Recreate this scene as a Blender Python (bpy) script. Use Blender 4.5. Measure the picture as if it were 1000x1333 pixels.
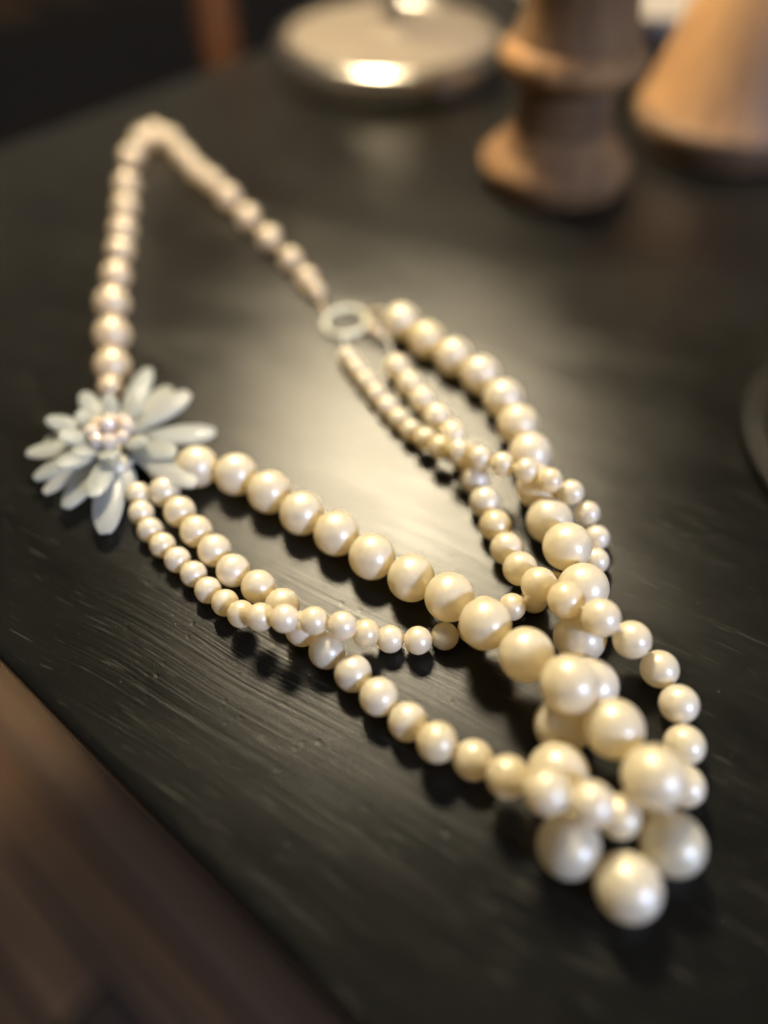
import bpy, bmesh, math, random
from mathutils import Vector, Matrix, Quaternion

random.seed(7)
sc = bpy.context.scene
for o in list(bpy.data.objects):
    bpy.data.objects.remove(o)
MM = 0.001

# ------------------------------------------------------------------ camera
cam_data = bpy.data.cameras.new('camera')
cam = bpy.data.objects.new('camera', cam_data)
sc.collection.objects.link(cam)
cam_data.sensor_fit = 'VERTICAL'
cam_data.sensor_height = 36.0
cam_data.lens = 36.0 * 970.0 / 1333.0
cam.location = (0, 0, 0.139)
cam.rotation_euler = (math.radians(90 - 49), 0, 0)
cam_data.clip_start = 0.005
cam_data.clip_end = 50
cam_data.dof.use_dof = True
cam_data.dof.focus_distance = 0.159
cam_data.dof.aperture_fstop = 2.5
sc.camera = cam

# ------------------------------------------------------------------ room light
world = bpy.data.worlds.new('World')
sc.world = world
world.use_nodes = True
bg = world.node_tree.nodes['Background']
bg.inputs[0].default_value = (1.0, 0.82, 0.60, 1)
bg.inputs[1].default_value = 0.15

wl = bpy.data.lights.new('window_light', 'AREA')
wl.shape = 'RECTANGLE'
wl.size = 0.20
wl.size_y = 0.24
wl.energy = 29.0
wl.color = (0.50, 0.63, 1.0)
window = bpy.data.objects.new('window_light', wl)
sc.collection.objects.link(window)
wdir = Vector((0.65, -0.615, 0.47)).normalized()
window.location = Vector((0.02, 0.09, 0)) + wdir * 1.6
window.rotation_euler = (-wdir).to_track_quat('-Z', 'Y').to_euler()

LAMP_POWER = 200.0          # emission strength of the frosted bulb

sc.view_settings.view_transform = 'Standard'
sc.view_settings.look = 'None'
sc.view_settings.gamma = 1
sc.view_settings.exposure = 0.0
sc.render.engine = 'CYCLES'
sc.cycles.use_denoising = True
sc.cycles.max_bounces = 6
sc.cycles.caustics_reflective = False
sc.cycles.caustics_refractive = False

# ------------------------------------------------------------------ helpers
def link(o, parent=None):
    sc.collection.objects.link(o)
    if parent is not None:
        o.parent = parent
    return o

def tag(o, label=None, cat=None, group=None, kind=None):
    if label: o['label'] = label
    if cat: o['category'] = cat
    if group: o['group'] = group
    if kind: o['kind'] = kind
    return o

def empty(name, loc):
    o = bpy.data.objects.new(name, None)
    o.empty_display_size = 0.01
    o.location = loc
    return link(o)

def mesh_obj(name, bm, mat, parent=None, loc=(0, 0, 0), smooth=True):
    me = bpy.data.meshes.new(name)
    bm.normal_update()
    bm.to_mesh(me)
    bm.free()
    if smooth:
        for f in me.polygons: f.use_smooth = True
    if mat: me.materials.append(mat)
    o = bpy.data.objects.new(name, me)
    o.location = loc
    return link(o, parent)

def inst(name, me, parent, loc, rot=None, scale=(1, 1, 1)):
    o = bpy.data.objects.new(name, me)
    o.location = loc
    if rot is not None:
        o.rotation_mode = 'QUATERNION'
        o.rotation_quaternion = rot
    o.scale = scale
    return link(o, parent)

def lathe(profile, seg=64, closed=False):
    """profile: list of (radius, z) -> bmesh of revolution about z"""
    bm = bmesh.new()
    rows = []
    for (r, z) in profile:
        if r < 1e-7:
            rows.append([bm.verts.new((0, 0, z))])
        else:
            rows.append([bm.verts.new((r * math.cos(2 * math.pi * i / seg), r * math.sin(2 * math.pi * i / seg), z)) for i in range(seg)])
    pairs = list(zip(rows[:-1], rows[1:]))
    if closed: pairs.append((rows[-1], rows[0]))
    for a, b in pairs:
        for i in range(seg):
            j = (i + 1) % seg
            if len(a) == 1 and len(b) == 1: continue
            if len(a) == 1: bm.faces.new((a[0], b[j], b[i]))
            elif len(b) == 1: bm.faces.new((a[i], a[j], b[0]))
            else: bm.faces.new((a[i], a[j], b[j], b[i]))
    bmesh.ops.recalc_face_normals(bm, faces=bm.faces[:])
    return bm

def tube(points, rad, seg=8, closed=False):
    bm = bmesh.new()
    pts = [Vector(p) for p in points]
    n = len(pts)
    rings = []
    up = Vector((0.13, 0.21, 0.97)).normalized()
    for i, p in enumerate(pts):
        if closed: t = pts[(i + 1) % n] - pts[i - 1]
        else: t = pts[min(i + 1, n - 1)] - pts[max(i - 1, 0)]
        t.normalize()
        a = t.cross(up).normalized()
        b = a.cross(t).normalized()
        rings.append([bm.verts.new(p + rad * (math.cos(2 * math.pi * k / seg) * a + math.sin(2 * math.pi * k / seg) * b)) for k in range(seg)])
    pr = list(zip(rings[:-1], rings[1:]))
    if closed: pr.append((rings[-1], rings[0]))
    for a, b in pr:
        for k in range(seg):
            l = (k + 1) % seg
            bm.faces.new((a[k], a[l], b[l], b[k]))
    if not closed:
        bm.faces.new(rings[0][::-1]); bm.faces.new(rings[-1])
    bmesh.ops.recalc_face_normals(bm, faces=bm.faces[:])
    return bm

def box(x0, x1, y0, y1, z0, z1, bevel=0.0, seg=2):
    bm = bmesh.new()
    bmesh.ops.create_cube(bm, size=1)
    for v in bm.verts:
        v.co = Vector((x0 + (v.co.x + .5) * (x1 - x0), y0 + (v.co.y + .5) * (y1 - y0), z0 + (v.co.z + .5) * (z1 - z0)))
    if bevel > 0:
        bmesh.ops.bevel(bm, geom=bm.edges[:], offset=bevel, segments=seg, profile=0.5, affect='EDGES')
    return bm

# ------------------------------------------------------------------ materials
class NT:
    def __init__(self, name):
        self.m = bpy.data.materials.new(name)
        self.m.use_nodes = True
        self.t = self.m.node_tree
        self.b = self.t.nodes['Principled BSDF']
    def n(self, kind, **kw):
        nd = self.t.nodes.new(kind)
        for k, v in kw.items():
            if k.startswith('i_'):
                key = k[2:]
                key = int(key) if key.isdigit() else key.replace('_', ' ')
                nd.inputs[key].default_value = v
            else: setattr(nd, k, v)
        return nd
    def l(self, a, b): self.t.links.new(a, b)
    def ramp(self, src, stops, interp='LINEAR'):
        r = self.n('ShaderNodeValToRGB')
        r.color_ramp.interpolation = interp
        el = r.color_ramp.elements
        while len(el) < len(stops): el.new(0.5)
        for e, (p, c) in zip(el, stops):
            e.position = p
            e.color = c if len(c) == 4 else (*c, 1)
        self.l(src, r.inputs[0])
        return r.outputs[0]
    def noise(self, vec, scale, detail=4, rough=0.55):
        nd = self.n('ShaderNodeTexNoise', i_Scale=scale, i_Detail=detail, i_Roughness=rough)
        if vec is not None: self.l(vec, nd.inputs['Vector'])
        return nd.outputs['Fac']
    def mapping(self, vec, rot=(0, 0, 0), scale=(1, 1, 1)):
        mp = self.n('ShaderNodeMapping')
        mp.inputs['Rotation'].default_value = rot
        mp.inputs['Scale'].default_value = scale
        self.l(vec, mp.inputs['Vector'])
        return mp.outputs[0]
    def math(self, op, a, b=None):
        nd = self.n('ShaderNodeMath', operation=op)
        for i, x in enumerate((a, b)):
            if x is None: continue
            if isinstance(x, (int, float)): nd.inputs[i].default_value = x
            else: self.l(x, nd.inputs[i])
        return nd.outputs[0]
    def mix(self, fac, a, b, blend='MIX'):
        nd = self.n('ShaderNodeMix', data_type='RGBA', blend_type=blend)
        for s, x in ((nd.inputs[0], fac), (nd.inputs[6], a), (nd.inputs[7], b)):
            if isinstance(x, (int, float)): s.default_value = x
            elif isinstance(x, tuple): s.default_value = (*x, 1) if len(x) == 3 else x
            else: self.l(x, s)
        return nd.outputs[2]
    def set(self, **kw):
        for k, v in kw.items():
            s = self.b.inputs[k.replace('_', ' ')]
            if isinstance(v, (int, float)): s.default_value = v
            elif isinstance(v, tuple): s.default_value = (*v, 1) if (len(v) == 3 and s.type == 'RGBA') else v
            else: self.l(v, s)
        return self
    def bump(self, height, dist, strength=1.0, normal=None):
        nd = self.n('ShaderNodeBump')
        nd.inputs['Strength'].default_value = strength
        nd.inputs['Distance'].default_value = dist
        self.l(height, nd.inputs['Height'])
        if normal is not None: self.l(normal, nd.inputs['Normal'])
        return nd.outputs[0]
    def glow(self, col, fac):
        # light that passes through the body of the bead
        tr = self.n('ShaderNodeBsdfTranslucent')
        tr.inputs[0].default_value = (*col, 1)
        mx = self.n('ShaderNodeMixShader')
        mx.inputs[0].default_value = fac
        out = self.t.nodes['Material Output']
        self.l(self.b.outputs[0], mx.inputs[1]); self.l(tr.outputs[0], mx.inputs[2])
        self.l(mx.outputs[0], out.inputs[0])
    def objco(self): return self.n('ShaderNodeTexCoord').outputs['Object']
    def rand(self): return self.n('ShaderNodeObjectInfo').outputs['Random']

GRAIN = math.radians(-31 + 40)      # in the table's own axes

def mat_table():
    t = NT('dark_painted_wood')
    co = t.objco()
    g = t.mapping(co, rot=(0, 0, -GRAIN))
    warp = t.n('ShaderNodeVectorMath', operation='ADD')
    wn = t.n('ShaderNodeCombineXYZ')
    t.l(t.math('MULTIPLY', t.noise(co, 14, 1, .5), 0.012), wn.inputs[1])
    t.l(g, warp.inputs[0]); t.l(wn.outputs[0], warp.inputs[1])
    g = warp.outputs[0]
    fine = t.noise(t.mapping(g, scale=(26, 1700, 1)), 1.0, 2, 0.6)
    mid = t.noise(t.mapping(g, scale=(16, 380, 1)), 1.0, 2, 0.6)
    scr = t.noise(t.mapping(g, scale=(130, 2600, 1)), 1.0, 0, 0.5)
    scratch = t.ramp(scr, [(0.755, (0, 0, 0)), (0.80, (1, 1, 1))])
    blotch = t.noise(co, 95, 3, 0.6)
    cloud = t.noise(t.mapping(g, scale=(24, 70, 1)), 1.0, 3, 0.6)
    vor = t.n('ShaderNodeTexVoronoi', feature='F1', i_Scale=330.0)
    t.l(co, vor.inputs['Vector'])
    spot_sel = t.ramp(blotch, [(0.52, (0, 0, 0)), (0.62, (1, 1, 1))])
    pit = t.math('MULTIPLY', t.ramp(vor.outputs['Distance'], [(0.06, (1, 1, 1)), (0.22, (0, 0, 0))]), spot_sel)
    base = t.ramp(cloud, [(0.3, (0.0040, 0.0040, 0.0034)), (0.7, (0.0080, 0.0078, 0.0064))])
    base = t.mix(t.math('MULTIPLY', scratch, 0.35), base, (0.09, 0.085, 0.065))
    dv = t.n('ShaderNodeTexVoronoi', feature='F1', i_Scale=420.0)
    t.l(co, dv.inputs['Vector'])
    sepc = t.n('ShaderNodeSeparateColor'); t.l(dv.outputs['Color'], sepc.inputs[0])
    dust = t.math('MULTIPLY', t.math('LESS_THAN', dv.outputs['Distance'], 0.055), t.math('GREATER_THAN', sepc.outputs[0], 0.86))
    base = t.mix(t.math('MULTIPLY', dust, 0.8), base, (0.22, 0.20, 0.16))
    rough = t.math('ADD', t.math('ADD', t.math('MULTIPLY', cloud, 0.09), t.math('MULTIPLY', fine, 0.12)), 0.285)
    hsum = t.math('ADD', t.math('ADD', t.math('MULTIPLY', fine, 1.0), t.math('MULTIPLY', mid, 0.22)), t.math('ADD', t.math('MULTIPLY', blotch, 0.35), t.math('MULTIPLY', pit, -1.0)))
    nb = t.bump(hsum, 0.00018, 0.32)
    df = t.n('ShaderNodeBsdfDiffuse'); t.l(base, df.inputs['Color']); t.l(nb, df.inputs['Normal'])
    gl = t.n('ShaderNodeBsdfGlossy', distribution='BECKMANN')
    gl.inputs['Color'].default_value = (1, 1, 1, 1)
    t.l(rough, gl.inputs['Roughness']); t.l(nb, gl.inputs['Normal'])
    fr = t.n('ShaderNodeFresnel', i_IOR=1.37); t.l(nb, fr.inputs['Normal'])
    mx = t.n('ShaderNodeMixShader')
    t.l(fr.outputs[0], mx.inputs[0]); t.l(df.outputs[0], mx.inputs[1]); t.l(gl.outputs[0], mx.inputs[2])
    t.l(mx.outputs[0], t.t.nodes['Material Output'].inputs[0])
    t.t.nodes.remove(t.b)
    return t.m

def mat_pearl():
    t = NT('ivory_pearl')
    co = t.objco()
    rnd = t.rand()
    warm = t.ramp(rnd, [(0.0, (0.90, 0.78, 0.51)), (0.2, (0.935, 0.84, 0.61)), (0.7, (0.945, 0.86, 0.655)), (1.0, (0.945, 0.865, 0.69))])
    seed = t.n('ShaderNodeVectorMath', operation='ADD')
    t.l(co, seed.inputs[0])
    comb = t.n('ShaderNodeCombineXYZ')
    t.l(t.math('MULTIPLY', rnd, 37.0), comb.inputs[0]); t.l(t.math('MULTIPLY', rnd, 11.0), comb.inputs[1])
    t.l(comb.outputs[0], seed.inputs[1])
    sv = seed.outputs[0]
    stain = t.ramp(t.noise(sv, 1.3, 5, 0.7), [(0.60, (0, 0, 0)), (0.76, (1, 1, 1))])
    col = t.mix(t.math('MULTIPLY', stain, 0.45), warm, (0.62, 0.40, 0.18))
    speck = t.ramp(t.noise(sv, 9.0, 2, 0.5), [(0.755, (0, 0, 0)), (0.79, (1, 1, 1))])
    col = t.mix(t.math('MULTIPLY', speck, 0.5), col, (0.35, 0.22, 0.10))
    lw = t.n('ShaderNodeLayerWeight', i_Blend=0.35)
    rough = t.math('ADD', t.math('MULTIPLY', t.noise(sv, 3.0, 4, .6), 0.06), 0.36)
    nb = t.bump(t.math('ADD', t.noise(sv, 2.2, 1, .5), t.math('MULTIPLY', t.noise(sv, 26.0, 2, .6), 0.12)), 0.03, 0.05)
    t.set(Base_Color=col, Roughness=rough, Normal=nb, Metallic=0.18, Coat_Weight=0.5, Coat_Roughness=0.17)
    t.b.inputs['IOR'].default_value = 1.68
    t.b.inputs['Specular Tint'].default_value = (1.0, 0.97, 0.95, 1)
    t.glow((0.97, 0.83, 0.54), 0.36)
    return t.m

def mat_simple(name, col, rough, metal=0.0, **kw):
    t = NT(name)
    co = t.objco()
    v = t.noise(co, kw.pop('vscale', 120.0), 4, .6)
    c = t.mix(v, tuple(x * 0.8 for x in col), tuple(min(1, x * 1.2) for x in col))
    r = t.math('ADD', t.math('MULTIPLY', v, 0.12), rough - 0.06)
    t.set(Base_Color=c, Roughness=r, Metallic=metal, **kw)
    return t.m

def mat_wood(name, dark, light, rough, axis='Z', scale=1.0):
    t = NT(name)
    co = t.objco()
    s = {'Z': (180, 180, 14), 'X': (7, 150, 150)}[axis]
    m = t.mapping(co, scale=tuple(x * scale for x in s))
    comb = t.n('ShaderNodeCombineXYZ'); t.l(t.math('MULTIPLY', t.rand(), 50.0), comb.inputs[0]); t.l(t.math('MULTIPLY', t.rand(), 23.0), comb.inputs[1])
    ad = t.n('ShaderNodeVectorMath', operation='ADD'); t.l(m, ad.inputs[0]); t.l(comb.outputs[0], ad.inputs[1])
    n1 = t.noise(ad.outputs[0], 1.0, 5, .65)
    n2 = t.noise(ad.outputs[0], 0.23, 3, .6)
    f = t.math('ADD', t.math('MULTIPLY', n1, 0.55), t.math('MULTIPLY', n2, 0.5))
    col = t.ramp(f, [(0.36, dark), (0.68, light)])
    hs = t.n('ShaderNodeHueSaturation'); t.l(col, hs.inputs['Color'])
    t.l(t.math('ADD', t.math('MULTIPLY', t.rand(), 1.5), 0.25), hs.inputs['Value'])
    t.set(Base_Color=hs.outputs[0], Roughness=t.math('ADD', t.math('MULTIPLY', n1, 0.2), rough - 0.1), Normal=t.bump(n1, 0.0004, 0.5))
    return t.m

def glow_of(m, col, fac):
    t = NT.__new__(NT); t.m = m; t.t = m.node_tree; t.b = t.t.nodes['Principled BSDF']
    t.glow(col, fac)

M_TABLE = mat_table()
M_PEARL = mat_pearl()
M_THREAD = mat_simple('silk_thread', (0.70, 0.66, 0.56), 0.6)
M_RING = mat_simple('ivory_enamel', (0.82, 0.78, 0.58), 0.25)
M_CHAIN = mat_simple('rose_champagne_bead', (0.90, 0.745, 0.54), 0.24, metal=0.25, Coat_Weight=0.4)
glow_of(M_CHAIN, (0.96, 0.81, 0.58), 0.42)
M_CHAIN2 = mat_simple('champagne_spacer', (0.80, 0.62, 0.42), 0.35, metal=0.3)
M_FLOORBASE = mat_simple('dark_subfloor', (0.02, 0.015, 0.012), 0.8, vscale=8.0)
M_PLANK = mat_wood('brown_plank', (0.030, 0.015, 0.005), (0.155, 0.082, 0.032), 0.75, 'X')
M_PLANK_PALE = mat_wood('worn_pale_plank', (0.13, 0.075, 0.038), (0.25, 0.155, 0.085), 0.75, 'X')
M_KNOB = mat_simple('dull_black', (0.006, 0.006, 0.006), 0.9, Specular_IOR_Level=0.05)
M_WOOD_DARK = mat_wood('walnut_turned', (0.070, 0.032, 0.009), (0.21, 0.105, 0.034), 0.8, 'Z')
M_WOOD_LIGHT = mat_wood('honey_turned', (0.19, 0.097, 0.038), (0.34, 0.185, 0.078), 0.65, 'Z')
M_POST = mat_wood('orange_wood', (0.12, 0.042, 0.014), (0.22, 0.085, 0.026), 0.5, 'Z')
M_METAL = mat_simple('brushed_nickel', (0.17, 0.14, 0.11), 0.7, metal=0.6, vscale=300.0)
M_CHROME = mat_simple('polished_nickel', (0.62, 0.57, 0.50), 0.24, metal=1.0, vscale=300.0)
M_SHADE = mat_simple('cream_shade', (0.78, 0.72, 0.62), 0.7)
M_BLACK = mat_simple('black_glaze', (0.008, 0.0075, 0.007), 0.55, Specular_IOR_Level=0.06)
M_CREAM = mat_simple('cream_ceramic', (0.25, 0.22, 0.185), 0.6)
M_BACK = mat_simple('tarnished_plate', (0.30, 0.27, 0.20), 0.4, metal=0.9)

def mat_petal():
    t = NT('pale_shell_petal')
    co = t.objco()
    r = t.rand()
    col = t.ramp(r, [(0, (0.66, 0.69, 0.65)), (0.35, (0.80, 0.80, 0.72)), (0.7, (0.68, 0.72, 0.71)), (1, (0.86, 0.83, 0.77))])
    n = t.noise(t.mapping(co, scale=(5, 5, 2.5)), 1.0, 4, .6)
    col = t.mix(t.math('MULTIPLY', n, 0.35), col, (0.56, 0.60, 0.56))
    t.set(Base_Color=col, Roughness=t.math('ADD', t.math('MULTIPLY', n, .3), .25), Transmission_Weight=0.5, Coat_Weight=0.15, Normal=t.bump(t.noise(t.mapping(co, scale=(9, 9, 2)), 1.0, 3, .6), 0.0006, 0.5))
    t.b.inputs['IOR'].default_value = 1.5
    t.glow((0.92, 0.94, 0.90), 0.42)
    return t.m
M_PETAL = mat_petal()
M_CRYSTAL = mat_simple('blush_crystal', (0.82, 0.68, 0.54), 0.10, Coat_Weight=0.6, Transmission_Weight=0.2)

def mat_bulb():
    t = NT('lit_bulb')
    t.set(Base_Color=(1, 1, 1), Emission_Color=(1.0, 0.875, 0.63), Emission_Strength=LAMP_POWER)
    return t.m
M_BULB = mat_bulb()

# ------------------------------------------------------------------ necklace coordinates, millimetres: x, y, z (, radius)
BIG = [
(-46.94,131.54,5.22,5.22), (-36.83,128.68,5.35,5.24), (-28.03,122.73,5.34,5.25), (-19.56,115.94,5.27,5.27), (-11.03,109.65,5.36,5.29),
(-2.72,102.90,5.30,5.30), (6.01,96.78,5.50,5.32), (13.85,89.97,8.08,5.33), (20.50,81.86,10.39,5.35), (27.58,73.88,11.84,5.37),
(33.92,65.62,15.75,5.38), (41.33,58.57,12.28,5.40), (45.72,48.89,14.41,5.42), (49.16,40.69,6.06,5.43), (40.36,34.03,5.45,5.45),
(31.59,40.54,5.44,5.45), (31.11,52.18,7.74,5.45), (33.91,62.41,5.41,5.44), (40.88,70.84,5.44,5.44), (40.58,81.76,5.43,5.44),
(42.51,92.11,8.33,5.44), (40.76,102.88,8.95,5.44), (38.80,113.32,5.57,5.43), (37.79,124.19,5.42,5.43), (37.16,135.70,5.61,5.43),
(35.34,146.74,5.56,5.43), (32.57,157.34,5.43,5.43), (27.15,167.43,5.64,5.43), (20.06,175.94,5.42,5.42), (12.54,184.15,5.42,5.42),
(5.20,192.82,5.70,5.42), ]
MID = [
(-53.97,123.93,4.00,3.80), (-49.15,117.66,3.80,3.80), (-44.18,111.57,3.80,3.80), (-39.06,105.86,3.80,3.81), (-34.01,100.12,3.80,3.81),
(-27.81,95.67,3.81,3.81), (-22.03,90.70,3.81,3.81), (-17.21,84.81,3.81,3.81), (-11.80,79.47,3.81,3.81), (-6.26,74.29,3.81,3.81),
(-1.04,68.82,4.49,3.82), (4.64,63.85,3.81,3.82), (9.89,58.80,6.04,3.82), (16.73,56.30,3.81,3.82), (21.92,51.29,8.60,3.82),
(27.29,46.60,14.06,3.82), (34.69,44.92,12.98,3.82), (40.71,44.87,7.00,3.82), (46.92,49.39,3.86,3.82), (54.57,51.42,3.82,3.82),
(56.77,59.16,3.82,3.82), (57.84,67.47,4.01,3.82), (55.81,75.02,4.22,3.82), (49.82,78.84,9.22,3.82), (42.83,80.74,14.34,3.82),
(37.02,86.00,12.84,3.82), (32.81,91.99,9.72,3.82), (30.08,98.69,6.42,3.82), (28.17,105.95,4.38,3.81), (26.34,113.36,3.81,3.81),
(24.58,120.82,3.84,3.81), (22.70,128.24,3.80,3.81), (20.86,136.63,3.81,3.81), (18.06,144.50,4.02,3.81), (14.33,151.51,3.80,3.81),
(10.63,158.58,3.93,3.80), (7.15,165.49,3.80,3.80), (3.68,172.65,4.00,3.80), ]
SMALL = [
(-60.69,124.01,3.08,2.98), (-58.66,118.08,3.02,2.98), (-55.44,112.63,2.98,2.98), (-51.58,108.04,2.98,2.98), (-47.35,103.81,2.98,2.98),
(-42.96,99.76,2.98,2.98), (-39.00,95.30,2.98,2.98), (-34.55,91.40,3.78,2.98), (-30.33,87.47,5.37,2.98), (-25.65,84.95,8.10,2.98),
(-20.26,83.29,10.10,2.98), (-14.31,83.03,9.68,2.98), (-8.47,81.78,9.84,2.98), (-3.85,82.34,6.08,2.98), (1.25,82.81,2.98,2.98),
(7.10,82.00,3.74,2.98), (12.83,83.48,2.98,2.98), (18.58,85.14,2.98,2.98), (21.80,90.19,2.98,2.98), (27.69,90.18,4.02,2.98),
(32.97,92.74,2.97,2.98), (38.00,96.77,2.98,2.98), (44.50,98.29,2.98,2.98), (48.51,103.48,2.98,2.98), (49.85,110.03,3.26,2.98),
(48.17,115.61,5.56,2.98), (44.32,119.16,8.96,2.98), (38.81,119.76,12.50,2.98), (33.69,122.92,12.66,2.98), (28.55,126.21,11.30,2.98),
(23.48,129.27,10.46,2.98), (18.69,133.00,9.11,2.98), (14.31,136.99,6.58,2.98), (10.82,141.84,4.95,2.98), (7.16,146.51,3.63,2.98),
(3.89,151.57,3.13,2.98), (0.80,156.70,2.98,2.98), (-2.36,162.24,3.07,2.98), (-5.26,167.73,3.01,2.98), (-8.02,173.24,3.05,2.98),
(-10.65,178.70,3.02,2.98), ]
PETALS = [(-1.7,2.4,-80.8,155.4,9.0,5.2), (-2.9,0.9,-87.4,145.2,9.0,5.6), (-2.9,-0.6,-90.7,135.5,6.0,5.2), (-2.6,-1.6,-87.4,128.5,4.0,5.6), (-1.6,-2.5,-78.5,125.7,11.0,5.6), (-1.0,-2.8,-76.8,118.6,4.0,5.4), (0.2,-3.0,-68.3,117.8,9.0,5.2), (0.4,-3.0,-65.4,111.1,3.5,6.2), (2.5,-1.7,-45.6,123.4,7.0,6.0), (3.0,0.4,-44.0,143.2,6.0,6.4), (2.2,2.0,-52.4,155.4,9.0,7.6), (1.3,2.7,-59.4,161.4,6.0,6.5), (0.4,3.0,-65.9,167.0,8.0,5.4), (-3.0,0.4,-88.6,142.3,4.0,5.0), (-2.1,-2.2,-84.1,124.4,3.0,4.6), (2.8,-1.2,-51.8,132.1,9.0,5.6), (1.2,-2.8,-62.6,123.5,4.0,4.5)]
CHAIN = [(-77.2,164.4,2.4), (-78.2,172.7,3.5), (-81.6,187.2,3.7), (-85.6,203.8,3.7), (-88.1,219.7,3.7), (-90.6,235.8,3.6), (-92.9,249.6,3.7), (-96.0,266.7,3.6), (-99.3,284.1,3.7), (-102.9,308.2,3.7), (-101.9,324.3,3.7), (-98.0,330.4,3.7), (-90.2,324.3,3.7), (-81.9,309.9,3.6), (-74.3,296.1,3.6), (-67.2,287.7,3.5), (-58.9,274.8,3.4), (-49.8,259.8,3.3), (-40.5,245.2,3.2), (-31.8,231.5,2.9), (-25.5,219.8,2.8), (-22.1,213.3,2.3)]

def catmull(pts, sub=5):
    out = []
    n = len(pts)
    for i in range(n - 1):
        p0, p1, p2, p3 = pts[max(i - 1, 0)], pts[i], pts[i + 1], pts[min(i + 2, n - 1)]
        for k in range(sub):
            t = k / sub
            out.append(0.5 * ((2 * p1) + (p2 - p0) * t + (2 * p0 - 5 * p1 + 4 * p2 - p3) * t * t + (3 * p1 - p0 - 3 * p2 + p3) * t ** 3))
    out.append(pts[-1])
    return out

# ------------------------------------------------------------------ floor
EDGE = math.radians(-40)
ev = Vector((math.cos(EDGE), math.sin(EDGE), 0))
nv = Vector((-math.sin(EDGE), math.cos(EDGE), 0))
CORNER = Vector((-0.254, 0.225, 0))
FLOOR_Z = -0.46

floor = mesh_obj('floor', box(-4, 4, -3.5, 4.5, FLOOR_Z - 0.06, FLOOR_Z - 0.012), M_FLOORBASE, smooth=False)
tag(floor, 'dark brown wooden plank floor below the table', 'floor', kind='structure')
pl_me = None
W = 0.044
for row in range(-26, 56):
    off = random.uniform(-0.9, 0.9)
    for k in range(-1, 2):
        if pl_me is None:
            bm = box(-0.898, 0.898, -W / 2 + 0.0022, W / 2 - 0.0022, -0.012, 0.0, 0.0022, 2)
            first = mesh_obj('plank', bm, M_PLANK, floor, smooth=False)
            pl_me = first.data
            o = first
        else:
            o = inst('plank', pl_me, floor, (0, 0, 0))
        c = CORNER + ev * (0.6 + off + k * 1.8) + nv * (row * W - 0.036)
        o.location = (c.x, c.y, FLOOR_Z + random.uniform(-0.0006, 0.0006))
        if row == 1:
            o.material_slots[0].link = 'OBJECT'
            o.material_slots[0].material = M_PLANK_PALE
        o.rotation_mode = 'XYZ'
        o.rotation_euler = (random.uniform(-.004, .004), 0, EDGE)

rc = CORNER + nv * 1.15 - ev * 0.45  # black sheet added over the planks to darken the unlit far floor
shadow_sheet = mesh_obj('shadow_sheet', box(-1.3, 1.0, -0.62, 1.4, FLOOR_Z + 0.001, FLOOR_Z + 0.009, 0.003, 2), mat_simple('shadow_black', (0.008, 0.006, 0.006), 0.95, vscale=900.0), loc=(rc.x, rc.y, 0))
shadow_sheet.rotation_euler = (0, 0, EDGE)
tag(shadow_sheet, 'black sheet standing in for the unlit floor beyond the far table edge', 'shadow_sheet')

# ------------------------------------------------------------------ table (local axes: x along the near edge, y into the top)
table = empty('table', (CORNER.x, CORNER.y, FLOOR_Z))
table.rotation_euler = (0, 0, EDGE)
tag(table, 'dark brown painted wooden table with brushed satin top under the necklace', 'table')
TL, TW, TH = 1.15, 0.64, -FLOOR_Z
top = mesh_obj('tabletop', box(0, TL, 0, TW, TH - 0.013, TH, 0.0026, 4), M_TABLE, table)
for (x, y) in ((0.083, 0.083), (TL - 0.083, 0.083), (0.083, TW - 0.083), (TL - 0.083, TW - 0.083)):
    bm = lathe([(0, 0), (0.014, 0), (0.022, TH - 0.11), (0.024, TH - 0.013), (0, TH - 0.013)], 20)
    mesh_obj('leg', bm, M_TABLE, table, (x, y, 0))
for (x0, x1, y0, y1) in ((0.09, TL - 0.09, 0.075, 0.091), (0.09, TL - 0.09, TW - 0.091, TW - 0.075), (0.075, 0.091, 0.09, TW - 0.09), (TL - 0.091, TL - 0.075, 0.09, TW - 0.09)):
    mesh_obj('apron', box(x0, x1, y0, y1, TH - 0.10, TH - 0.0135, 0.001), M_TABLE, table, smooth=False)

# ------------------------------------------------------------------ orange post beyond the far edge
post = mesh_obj('wooden_post', lathe([(0, 0), (0.016, 0), (0.018, 0.02), (0.014, 0.06), (0.014, 0.30), (0.019, 0.33), (0.019, 0.36), (0.0135, 0.40), (0.0135, 0.62), (0.018, 0.65), (0.012, 0.69), (0, 0.695)], 24), M_POST, loc=(-0.110, 0.562, FLOOR_Z))
tag(post, 'orange brown wooden post rising behind the far table edge', 'post')

# ------------------------------------------------------------------ table lamp
lamp = empty('table_lamp', (0.004, 0.423, 0))
tag(lamp, 'brushed nickel lamp foot with thick round base and thin stem', 'lamp')
BR, BH = 0.0585, 0.0165
prof = [(0, 0.0), (BR - 0.003, 0.0), (BR - 0.001, 0.001), (BR, 0.003)]
for k in range(9):
    a = math.pi / 2 * k / 8
    prof.append((BR - 0.0055 + 0.0055 * math.cos(a), BH - 0.0055 + 0.0055 * math.sin(a)))
prof += [(BR - 0.0065, BH - 0.0001), (BR - 0.0066, BH - 0.003), (0, BH - 0.003)]
mesh_obj('base', lathe(prof, 96), M_CHROME, lamp)
mesh_obj('top_plate', lathe([(0, BH - 0.0028), (BR - 0.0068, BH - 0.0028), (BR - 0.0068, BH - 0.0006), (BR - 0.0075, BH - 0.0003), (BR * 0.75, BH + 0.0004), (BR * 0.3, BH + 0.0010), (0.0095, BH + 0.0016), (0.0085, BH + 0.004), (0, BH + 0.004)], 96), M_METAL, lamp)
HX, HY = -0.055, -0.004                     # the head hangs beside the foot on a bent stem
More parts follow.
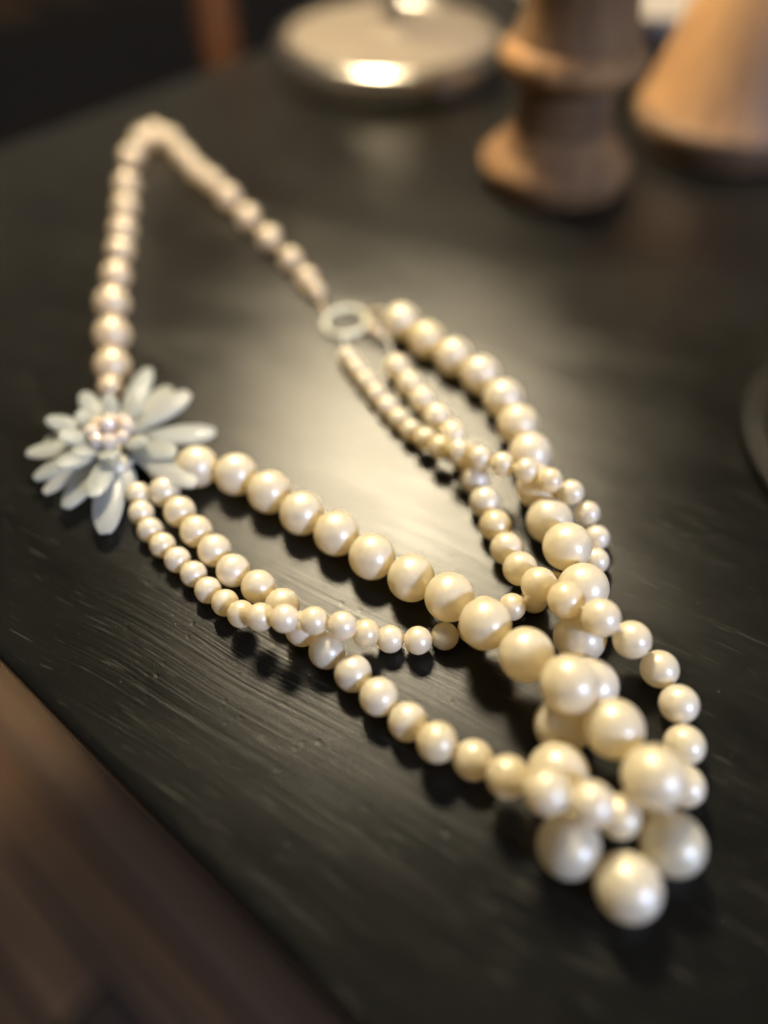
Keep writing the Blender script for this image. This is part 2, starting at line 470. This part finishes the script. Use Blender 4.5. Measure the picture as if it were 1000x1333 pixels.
sp = catmull([Vector(p) for p in ((0, 0, BH + 0.0042), (0, 0, 0.09), (0, 0, 0.22), (-0.010, -0.001, 0.298), (HX * 0.85, HY * 0.8, 0.345), (HX, HY, 0.359))], 6)
mesh_obj('stem', tube(sp, 0.0046, 16), M_METAL, lamp)
mesh_obj('bulb', lathe([(0, -0.048)] + [(0.048 * math.sin(math.pi * k / 16), -0.048 * math.cos(math.pi * k / 16)) for k in range(1, 16)] + [(0, 0.048)], 32), M_BULB, lamp, (HX, HY, 0.405))
mesh_obj('shade', lathe([(0.092, 0.377), (0.058, 0.490), (0.0, 0.495), (0.0, 0.4925), (0.0565, 0.4875), (0.0895, 0.377)], 48, closed=False), M_SHADE, lamp, (HX, HY, -0.015))

# ------------------------------------------------------------------ turned wooden pieces
cs = empty('wooden_candlestick', (0.068, 0.299, 0))
tag(cs, 'dark brown turned wooden candlestick with flared foot and narrow neck', 'candlestick')
mesh_obj('foot', lathe([(0, 0), (0.0265, 0), (0.0275, 0.002), (0.0275, 0.004), (0.0292, 0.0055), (0.0295, 0.0085), (0.0275, 0.0115), (0.0235, 0.0145), (0.0205, 0.018), (0.0190, 0.0215), (0, 0.0215)], 64), M_WOOD_DARK, cs)
mesh_obj('neck', lathe([(0.0190, 0.0215), (0.0180, 0.026), (0.0180, 0.032), (0.0186, 0.0375), (0, 0.0375)], 64), M_WOOD_DARK, cs)
mesh_obj('collar', lathe([(0.0186, 0.0376), (0.0235, 0.0395), (0.0262, 0.0425), (0.0265, 0.0455), (0.0245, 0.0485), (0.0225, 0.0505), (0, 0.0505)], 64), M_WOOD_DARK, cs)
mesh_obj('stem', lathe([(0.0225, 0.0506), (0.0205, 0.056), (0.0190, 0.065), (0.0200, 0.078), (0.0245, 0.086), (0.0255, 0.092), (0.0225, 0.097), (0.011, 0.097), (0.011, 0.088), (0, 0.088)], 64), M_WOOD_DARK, cs)

cn = empty('wooden_candlestick', (0.146, 0.336, 0))
tag(cn, 'honey coloured turned wooden piece with wide bell foot at the right', 'candlestick')
mesh_obj('foot', lathe([(0, 0), (0.0345, 0), (0.0355, 0.0025), (0.0355, 0.0055), (0.0380, 0.0075), (0.0388, 0.0115), (0.0372, 0.0155), (0, 0.0156)], 64), M_WOOD_LIGHT, cn)
mesh_obj('body', lathe([(0.0372, 0.0157), (0.0345, 0.0215), (0.0318, 0.030), (0.0295, 0.039), (0.0270, 0.049), (0.0240, 0.060), (0.021, 0.072), (0.020, 0.082), (0.023, 0.088), (0.023, 0.094), (0.012, 0.097), (0, 0.097)], 64), M_WOOD_LIGHT, cn)

# ------------------------------------------------------------------ dishes
db = lathe([(0, 0.0), (0.049, 0.0), (0.0535, 0.0006), (0.0550, 0.0016), (0.0545, 0.0028), (0.0525, 0.0034), (0.0495, 0.0042), (0.0485, 0.0075), (0.0480, 0.0115), (0.0473, 0.0128), (0.0462, 0.0125), (0.0455, 0.010), (0.043, 0.0062), (0.036, 0.0045), (0, 0.0042)], 96)
dish = mesh_obj('black_dish', db, M_BLACK, loc=(0.1500, 0.137, 0))
tag(dish, 'glossy black round dish cut off by the right picture edge', 'dish')
cd = lathe([(0, 0.0), (0.036, 0.0), (0.037, 0.002), (0.050, 0.008), (0.064, 0.018), (0.070, 0.026), (0.0695, 0.0275), (0.067, 0.026), (0.060, 0.0185), (0.045, 0.0095), (0.030, 0.0065), (0, 0.006)], 80)
cdo = mesh_obj('cream_dish', cd, M_CREAM, loc=(0.135, 0.475, 0))
tag(cdo, 'pale cream ceramic dish behind the two turned wooden pieces', 'dish')

# ------------------------------------------------------------------ necklace
neck = empty('necklace', (0, 0.1, 0))
tag(neck, 'cream pearl necklace with three crossing strands and pale petal flower', 'necklace')
NO = Vector((0, 0.1, 0))

def V(p): return Vector((p[0] * MM, p[1] * MM, p[2] * MM)) - NO

def pearl_profile():
    hole = 0.085
    a0 = math.asin(hole)
    pr = [(hole * 0.8, -math.cos(a0) + 0.16), (hole, -math.cos(a0) + 0.012)]
    n = 30
    for k in range(n + 1):
        a = a0 + 0.03 + (math.pi - 2 * a0 - 0.06) * k / n
        pr.append((math.sin(a), -math.cos(a)))
    pr += [(hole, math.cos(a0) - 0.012), (hole * 0.8, math.cos(a0) - 0.16)]
    return pr

pearl_me = bpy.data.meshes.new('pearl')
_b = lathe(pearl_profile(), 48)
_b.to_mesh(pearl_me); _b.free()
for f in pearl_me.polygons: f.use_smooth = True
pearl_me.materials.append(M_PEARL)

def strand(data, label, head, tail):
    pts = [V(d[:3]) for d in data]
    line = [V(h) for h in head] + pts + [V(h) for h in tail]
    th = mesh_obj('strand', tube(catmull(line), 0.00036, 7), M_THREAD, neck)
    th['label'] = label
    for i, d in enumerate(data):
        t = (pts[min(i + 1, len(pts) - 1)] - pts[max(i - 1, 0)]).normalized()
        q = t.to_track_quat('Z', 'Y') @ Quaternion((0, 0, 1), random.uniform(0, 6.28))
        r = d[3] * MM
        s = random.uniform(0.988, 1.004)
        inst('pearl', pearl_me, th, pts[i], q, (r, r, r * s))
    return th

FLOWER = Vector((-69.5, 139.5, 0))          # mm
RING = (-12.0, 197.5)
strand(BIG, 'strand of large cream pearls', [(-60, 138, 5)], [(-1.5, 199, 6), (-4.6, 198.5, 2.6)])
strand(MID, 'strand of medium cream pearls', [(-62, 134, 5)], [(1.0, 186, 4), (-4.6, 195.5, 2.6)])
strand(SMALL, 'strand of small cream pearls', [(-66, 132, 5)], [(-12.5, 188.5, 3.5), (-14, 191, 3)])

# flower brooch
fb = lathe([(0, 0.0032), (0.0075, 0.0032), (0.009, 0.0040), (0.009, 0.0052), (0.006, 0.0062), (0, 0.0066)], 40)
flower = mesh_obj('flower', fb, M_BACK, neck, V(FLOWER))
flower['label'] = 'flower of pale grey green petals with a crystal bead centre'

def petal_mesh():
    pr = [(0.0001, 0.0)]
    n = 18
    for k in range(n + 1):
        t = k / n
        r = (math.sin(math.pi * (0.06 + 0.90 * t)) ** 0.58) * (0.55 + 0.45 * t)
        pr.append((r * 0.5, t))
    pr.append((0.035, 1.0)); pr.append((0.03, 0.93))
    bm = lathe(pr, 20)
    me = bpy.data.meshes.new('petal')
    bm.to_mesh(me); bm.free()
    for f in me.polygons: f.use_smooth = True
    me.materials.append(M_PETAL)
    return me
petal_me = petal_mesh()
CF = Vector((-69.5, 139.5, 6.5))
INNER = []
for k in range(8):
    a = 2 * math.pi * (k + 0.3) / 8
    INNER.append((2.2 * math.cos(a), 2.2 * math.sin(a), -69.5 + (11.5 + random.uniform(-1.5, 1.5)) * math.cos(a), 139.5 + (11.5 + random.uniform(-1.5, 1.5)) * math.sin(a), 11.5 + random.uniform(-1, 1), 4.6))
for (bx, by, tx, ty, tz, w) in PETALS + INNER:
    b = CF + Vector((bx, by, 0)); tpt = Vector((tx, ty, tz))
    d = tpt - b
    L = d.length
    st = b + d * 0.12
    zq = d.normalized()
    side = zq.cross(Vector((0, 0, 1))).normalized()
    nrm = zq.cross(side).normalized()
    rot = Matrix((side, nrm, zq)).transposed().to_quaternion()
    inst('petal', petal_me, flower, (st - FLOWER) * MM, rot, (w * random.uniform(1.25, 1.6) * MM, w * random.uniform(.42, .55) * MM, L * 0.88 * MM))

def bead_mesh(name, mat, seg=20):
    bm = lathe([(0, -1)] + [(math.sin(math.pi * k / 12), -math.cos(math.pi * k / 12)) for k in range(1, 12)] + [(0, 1)], seg)
    me = bpy.data.meshes.new(name)
    bm.to_mesh(me); bm.free()
    for f in me.polygons: f.use_smooth = True
    me.materials.append(mat)
    return me
cr_bm = bmesh.new(); bmesh.ops.create_icosphere(cr_bm, subdivisions=2, radius=1.0)
cr_me = bpy.data.meshes.new('crystal'); cr_bm.to_mesh(cr_me); cr_bm.free(); cr_me.materials.append(M_CRYSTAL)
for k in range(9):
    if k == 0: p = (0, 0, 12.0)
    else:
        a = 2 * math.pi * k / 8 + 0.2
        p = (4.3 * math.cos(a), 4.3 * math.sin(a), 10.0 + random.uniform(-.4, .6))
    r = random.uniform(1.9, 2.3)
    inst('crystal', cr_me, flower, Vector(p) * MM, Quaternion((random.random(), random.random(), random.random(), random.random())).normalized(), (r * MM,) * 3)
inst('pearl', pearl_me, flower, (Vector((-66.8, 131.2, 5.2)) - FLOWER) * MM, None, (3.4 * MM,) * 3)

# back chain of rose champagne beads
def chain_size(i): return 1.5 - 0.16 * min(1.0, i / 18.0) - (0.18 if 4 <= i <= 15 else 0.0)
cpts = [V((c[0], c[1], c[2] * 1.36)) for c in CHAIN]
line = [V((-69.5, 143, 5))] + cpts + [V((-18.6, 201.5, 3.2))]
chain = mesh_obj('chain', tube(catmull(line, 4), 0.0004, 8), M_CHAIN2, neck)
chain['label'] = 'back chain of pinkish champagne beads'
bead_me = bead_mesh('bead', M_CHAIN, 24)
spacer_me = bead_mesh('spacer_bead', M_CHAIN2, 20)
for i, p in enumerate(cpts):
    r = CHAIN[i][2] * MM * chain_size(i)
    inst('bead', bead_me, chain, p, None, (r, r, r * random.uniform(.94, 1.0)))
    if i < len(cpts) - 1:
        q = cpts[i + 1]; r2 = CHAIN[i + 1][2] * MM
        u = (q - p).normalized(); g = (q - p).length - r - r2
        if g > 0.0012 and i < 1:
            m = p + u * (r + g / 2)
            k = min(g / 2, 0.0034)
            inst('spacer_bead', spacer_me, chain, m, u.to_track_quat('Z', 'Y'), (0.0011, 0.0011, k))

# joining ring
rp = [Vector((RING[0] + 6.6 * math.cos(2 * math.pi * k / 40), RING[1] + 6.6 * math.sin(2 * math.pi * k / 40), 2.4 + 0.7 * math.sin(2 * math.pi * k / 40 + 1))) for k in range(40)]
ring = mesh_obj('ring', tube([V(p) for p in rp], 0.0007, 10, closed=True), M_RING, neck)
ring['label'] = 'pale ivory joining ring of seed beads'
seed_me = bead_mesh('seed_bead', M_RING, 14)
for k in range(20):
    inst('seed_bead', seed_me, ring, V(rp[2 * k]), None, (random.uniform(0.78, 1.08) * MM,) * 3)
for (x, y, z, r) in ((-3.4, 193.0, 3.0, 1.9), (-1.6, 190.2, 2.8, 1.5), (-2.6, 199.5, 4.0, 1.5)):
    inst('connector_bead', bead_me, ring, V((x, y, z)), None, (r * MM,) * 3)
